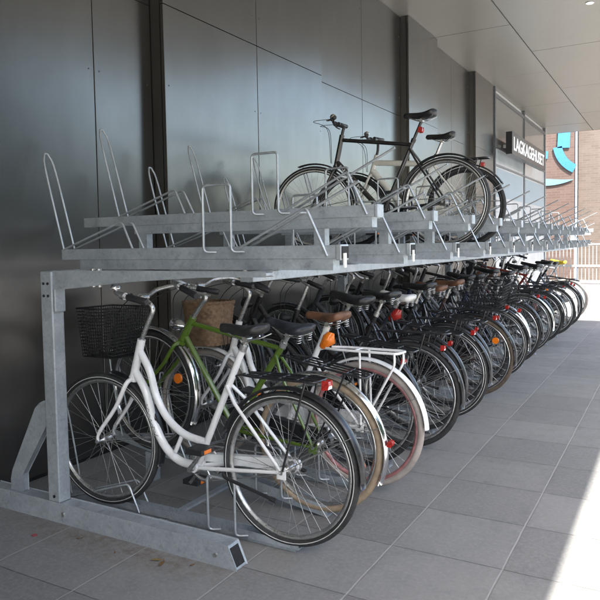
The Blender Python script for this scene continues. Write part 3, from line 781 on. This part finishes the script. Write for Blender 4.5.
    if cc:
        cm = paint(S['carcol']) if S.get('carcol') else M['black_metal']; zc = R*2+.062; m = MB()
        x0, x1 = .22, S.get('cend', -.26)
        tr_ = .0058 if not S.get('carcol') else .0075
        m.tube(bend([(x0, -.035, zc), (x0-.08, -.062, zc), (x1, -.062, zc), (x1, .062, zc), (x0-.08, .062, zc), (x0, .035, zc)], .03), tr_, 8)
        for yy in ((-.02, .02) if not S.get('cloop') else ()): m.tube([(x0-.02, yy, zc), (x1, yy, zc)], .004, 6)
        for xx in ((x0-.10, .02, x1+.1) if not S.get('cloop') else (.04,)): m.tube([(xx, -.06, zc), (xx, .06, zc)], .0045, 6)
        for s in (-1, 1):
            m.tube([(S.get('csx', -.12), s*.062, zc), (-.01, s*.07, R+.01)], tr_*.9, 7)
            if S.get('cloop'): m.tube(bend([(x1+.02, s*.062, zc), (x1+.015, s*.064, zc-.06), (-.03, s*.07, R+.03)], .04), tr_*.9, 7)
        m.tube([(x0, 0, zc), seat(zc-.02)], .005, 6)
        cr_ = m.build('carrier', cm, root)
        if S.get('spring'):
            m = MB()
            for s in (-1, 1): m.tube(smooth_path([(x1+.03, s*.03, zc+.012), (0, s*.035, zc+.02), (.1, s*.02, zc+.016), (.12, 0, zc+.016)], 4), .003, 5)
            m.build('spring_clip', M['alu'], cr_)
        if S.get('clight'): lamp_light(cr_, x1-.018, 0, zc-.018, 'red', .68, 'rear_light', True)
        if S.get('rbasket'):
            lx, ly, h = S['rbasket']; wire_basket('basket', root, -.02, zc+.008, lx, ly, h, M['wire'], .03, .85)
    # lights / baskets
    if S.get('lamp', True):
        m = MB(); q = Vector((HT.x+.10, 0, HT.z-.06)); m.tube([q+Vector((-.05,0,0)), q+Vector((-.03,0,0)), q, q+Vector((.028,0,0)), q+Vector((.032,0,0))], [.008,.024,.034,.037,.034], 14); m.tube([q+Vector((-.04,0,-.02)), HB+Vector((.02,0,.03))], .004, 6); m.xf(MS); hl = m.build('headlight', M[S.get('lampm', 'plastic')], root)
        m = MB(); m.disc(q+Vector((.034,0,0)), (1,0,0), .031, .006, 16); m.xf(MS); m.build('lens', M['lens'], hl)
    fb = S.get('fbasket')
    if fb == 'wicker': b = wicker_basket(root, wb-.015, .72, .28, .29, .265, M['wicker'])
    elif fb == 'wire':
        b = wire_basket('basket', root, wb-.06, .785, .25, .25, .245, M['wire'], .016, .84)
    if S.get('wrap'):
        q = seat(.80); m = MB(); m.tube([q-seat_dir*.05+Vector((-.02,0,0)), q+Vector((-.05,.01,0)), q+seat_dir*.04+Vector((-.04,0,0))], [.02,.042,.02], 9); m.build('reflector_wrap', S['wrap'], root)
    if S.get('lock'):
        m = MB(); q = seat(.70); pts = [(q.x-.03+.07*math.cos(2*PI*i/24), .055*math.sin(2*PI*i/24), q.z-.05+.03*math.sin(4*PI*i/24)) for i in range(24)]; m.tube(pts, .009, 8, closed=True); m.build('cable_lock', S['lock'], root)
    if S.get('ring', True):   # frame lock round the rear wheel
        q = seat(.62); m = MB(); c = RA; a = [R_(28+i*3) for i in range(3)]
        m.tube([(.36, .055, .56), (.335, .06, .64), (.30, 0, .72), (.335, -.06, .64), (.36, -.055, .56)], .011, 8); m.build('frame_lock', M['plastic'], root)
    if S.get('bag'):
        m = MB(); bm_ = S['bag']; m.box(-.20, .16, .075, .19, .42, .74); o = m.build('pannier', bm_, root); bv = o.modifiers.new('b', 'BEVEL'); bv.width = .03; bv.segments = 3
    return root

BLK = (.014, .014, .015); WHT = (.80, .80, .79)
Wm = paint(WHT)
specs = {}
specs[0] = dict(script=([(.80,0,.56),(.768,0,.47),(.735,0,.405)], .010, M['plastic']), col=WHT, frame='loop', stripe=M['white_stripe'], tyre=M['rubber'], rim=M['steel'], fbasket='wire', case='half', casem=Wm, sl=.25, sw=.08, sz=.955, stz=.87,
    crank=312, clight=True, cend=-.17, spring=False, barm='alu', bz=1.085, caser=(.05, .03), springs=False, gf0=100, gend=185, lamp=False, yaw=.8, steer=4, ring=False, lean=1)
specs[1] = dict(dt=.0155, tr2=.0135, col=(.085, .15, .014), frame='diamond', ht=.82, stz=.80, tth=.79, tts=.775, sz=.90, tyre=M['rubber_tan'], ftyre=M['rubber'], guard=M['chrome'], rim=M['chrome'], saddle=simple('worn_blue_saddle', (.028, .030, .038), .4, 0, .8, 22), tail=(163, 'red', 1.0),
    bar='swept', bz=1.0, lampm='chrome', frefl=2.6, refl=3.3, grip=M['plastic'], gend=196, cend=-.22, springs=True, steer=-6, lean=-1.5, ring=False)
specs[2] = dict(col=WHT, frame='loop', tyre=M['rubber_grey'], rrim=simple('pink_rim', (.42, .19, .19), .45, .3, .4), guard=Wm, carcol=WHT, cloop=True, csx=.0, cend=-.22, saddle=M['leather_brown'], wrap=M['orange'], fbasket='wicker', sz=.93,
    case='half', casem=Wm, gend=178, steer=5, lamp=False, lean=1.5, yaw=-1, bz=1.10, stripe=None, ring=False, post='white_plastic')
specs[3] = dict(script=([(.70,0,.50),(.66,0,.455),(.62,0,.41)], .007, M['decal']), col=BLK, frame='step', sz=.985, sw=.115, sl=.29, fat=1.3, bar='cruiser', tail=(120, 'red', 1., 1), steer=-5, carrier='black', lean=1)
specs[4] = dict(col=BLK, frame='step', sz=.99, sw=.11, stripe=None, tail=(125, 'red', 1.1, 1), rrim=M['alu'], guard=M['black_metal'], carrier='black', case='full', steer=6)
specs[5] = dict(col=(.03, .035, .04), frame='swan', saddle=M['white_plastic'], wrap=M['red'], sz=.93, tail=(120, 'red', 1.1), steer=-4, lamp=False, lean=-1)
specs[6] = dict(col=BLK, frame='diamond', ht=.92, stz=.88, sz=1.0, stripe=M['white_stripe'], tail=(125, 'red', 1.2, 1), case='full', steer=3)
specs[7] = dict(col=(.02, .02, .022), frame='step', saddle=M['leather_brown'], bar='cruiser', sz=.95, tail=(120, 'red', 1.), steer=-7)
specs[8] = dict(col=(.05, .03, .025), frame='step', tyre=M['rubber_brown'], refl=2.5, tail=(118, 'red', 1.2, 1), rrim=M['chrome'], sz=.98, saddle=M['leather_brown'], case='full')
specs[9] = dict(col=BLK, frame='swan', rbasket=(.42, .32, .24), tail=(118, 'red', 1.2), sz=1.0, steer=5)
specs[10] = dict(col=(.02, .03, .07), frame='step', guard=M['black_metal'], flap=(128, 168), rbasket=(.40, .34, .22), tail=(112, 'red', 1.2), stripe=M['white_stripe'], sz=.99)
specs[11] = dict(col=BLK, frame='diamond', ht=.92, stz=.89, guard=M['chrome'], tail=(122, 'red', 1.2), sz=1.02, bar='flat', bz=1.06)
specs[12] = dict(col=(.30, .30, .31), frame='step', saddle=M['leather_brown'], sz=.97, rim=M['chrome'], steer=8)
specs[14] = dict(col=(.55, .56, .55), frame='loop', guard=M['chrome'], rim=M['chrome'], tyre=M['rubber'], stripe=M['white_stripe'], tail=(118, 'red', 1.2), sz=.95)
specs[15] = dict(col=BLK, frame='step', saddle=M['leather_black'], tail=(120, 'red', 1.1), bar='cruiser', sz=1.0)
specs[16] = dict(col=BLK, frame='swan', flap=(122, 175), tail=(112, 'orange', 1.1), case='full', sz=.98)
specs[17] = dict(col=(.20, .03, .02), frame='diamond', ht=.9, stz=.87, sz=.99, bar='flat', bz=1.05, stand=False)
specs[18] = dict(col=BLK, frame='step', rim=M['alu'], sz=.96, guard=Wm, tail=(118, 'red', 1.1), fbasket='wire')
specs[20] = dict(col=(.015, .02, .03), frame='step', sz=1.0, tail=(118, 'red', 1.2), bar='cruiser', case='full')
specs[21] = dict(col=BLK, frame='mixte', sz=.97, tail=(120, 'red', 1.1), steer=10)
specs[23] = dict(col=(.30, .32, .33), frame='diamond', ht=.9, stz=.86, tyre=M['rubber_grey'], guard=None, carrier=None, saddle=simple('yellow_saddle_cover', (.72, .50, .03), .5), sz=.95, bar='flat', bz=1.08, fat=1.4)
labels = {
 0: 'white step-through bicycle with curved twin tubes and black wire front basket, nearest in the rack',
 1: 'lime green bicycle with horizontal top tube and chrome mudguards, second from the near end',
 2: 'white bicycle with pink rims, white carrier and brown wicker front basket',
 3: 'black step-through bicycle with thick black saddle just behind the white one with pink rims',
 4: 'black step-through bicycle with full chain case, fifth from the near end',
 5: 'dark grey swan-neck bicycle with a white saddle and red wrap on its seat tube',
 6: 'black diamond-frame bicycle with white-striped tyres and full chain case, seventh from the near end',
 7: 'black step-through bicycle with brown saddle and high cruiser handlebar, eighth from the near end',
 8: 'dark brown bicycle with brown tyres and an orange reflector in its rear spokes',
 9: 'black swan-neck bicycle with a large wire basket on its rear carrier',
 10: 'navy bicycle with wire rear basket and a white patch on its rear mudguard',
 11: 'black diamond-frame bicycle with chrome mudguards and flat handlebar',
 12: 'grey step-through bicycle with brown saddle and turned handlebar',
 14: 'silver bicycle with curved twin tubes and chrome mudguards in the far half of the row',
 15: 'black step-through bicycle with cruiser handlebar next to the silver one',
 16: 'black swan-neck bicycle with a white rear mudguard patch and orange tail reflector',
 17: 'dark red diamond-frame bicycle in the far half of the row',
 18: 'black bicycle with white mudguards and wire front basket',
 20: 'dark blue-black bicycle with full chain case, third from the far end of the row',
 21: 'black bicycle with slender twin top tubes, second from the far end of the row',
 23: 'grey bicycle with pale tyres and a yellow saddle cover, last at the far end',
}
XH = {0: -1.486, 1: -1.60, 2: -1.485, 3: -1.70, 4: -1.52, 5: -1.66, 6: -1.54, 8: -1.53}
for k, S in specs.items():
    hi = k % 2; y = S0+SP*k-(.015 if k < 3 else .05)
    x = XH.get(k, -1.69 if hi else -1.57)+(random.uniform(-.03, .03) if k > 8 else 0)
    if hi: S['bz'] = (.97 if S.get('bar') == 'flat' else 1.0 if S.get('bar') != 'cruiser' else .985)
    S.setdefault('lean', random.uniform(-4, 4)); S.setdefault('yaw', random.uniform(-2.2, 2.2)); S.setdefault('steer', random.uniform(-13, 13)); S.setdefault('crank', random.uniform(0, 360))
    bicycle((x, y, .025), S, labels[k], R_(9.3) if hi else 0)
G2 = 'bicycles parked in the upper tier of the rack'
bicycle((-1.535, S0+SP*6-.01, 1.317), dict(col=BLK, frame='diamond', ht=.925, stz=.83, tth=.89, tts=.80, dt=.021, sz=1.02, bar='flat', barm='black_metal', leverm='plastic', bz=1.02, carrier=None, guard=M['black_metal'], gf0=70, gend=128, springs=False, sl=.27, sw=.075,
    stripe=M['white_stripe'], text=('NISHIKI', .30, .026), case='none', wrap=None, lamp=False, ring=False, post='black_metal', crankm='black_metal', crank=100, steer=17, plamp=True, stand=False, saddle=M['leather_black'], lean=1, yaw=0, plight=True, rim=M['alu'], wb=1.11),
    'black sports bicycle with flat handlebar and silver lettering on the upper tier', group=G2)
bicycle((-1.60, S0+SP*8-.01, 1.317), dict(col=(.80, .78, .70), frame='diamond', ht=.85, stz=.80, tth=.785, tts=.735, dt=.030, sz=.97, bar='flat', barm='black_metal', leverm='plastic', bz=1.0, carrier='black', cend=-.2, guard=M['black_metal'], gend=150, springs=False, sl=.27, sw=.075,
    case='none', lamp=False, ring=False, crankm='black_metal', crank=80, steer=9, tr2=.026, stand=False, lean=-1, yaw=0, tail=(112, 'red', 1.2), rim=M['black_metal'], wb=1.075),
    'cream sports bicycle with black mudguards on the upper tier', group=G2)

# small red lamp clipped to the seat post of the black upper bicycle, and litter on the paving
def leaf(x, y, r, s, mat, label):
    m = MB(); n = 12; vs = [(0,0,.004)]
    for i in range(n):
        a = 2*PI*i/n; k = s*(.55+.45*abs(math.cos(a)))*random.uniform(.85, 1.1); vs.append((k*math.cos(a), k*.6*math.sin(a), .003+.012*random.random()*s*20*.5))
    m.add(vs, [(0, 1+i, 1+(i+1) % n) for i in range(n)], True); m.tube([(s*.9,0,.004),(s*1.5,.004,.006)], .0012, 5)
    o = m.build('fallen_leaf', mat, None); o.location = (x, y, .003); o.rotation_euler = (0, 0, r); tag(o, label, 'leaf')
yl = simple('dry_leaf_yellow', (.24, .16, .045), .7); br = simple('dry_leaf_brown', (.16, .09, .04), .8); rd = simple('red_scrap', (.28, .06, .07), .6)
leaf(-1.95, 2.135, .4, .022, yl, 'dry yellow leaf lying beside the foot beam of the rack')
leaf(-1.905, 2.12, 1.9, .024, br, 'curled brown leaf lying next to the yellow leaf')
for n_, (x, y, r, k_) in enumerate(((-2.42, 2.13, .3, .012), (-2.16, 2.10, 2.2, .010), (-1.78, 2.17, 1.1, .012))):
    leaf(x, y, r, k_, br, ['small brown leaf crumb near the post', 'small brown leaf crumb midway along the foot beam', 'small brown leaf crumb by the open end of the foot beam'][n_])
m = MB(); m.prism([(-.013,-.008),(.010,-.012),(.016,.006),(.0,.012),(-.012,.007)], 'z', .0, .004); o = m.build('litter', rd, None); o.location = (-2.64, 2.06, .002); tag(o, 'small red scrap of litter on the paving left of the rack', 'litter')
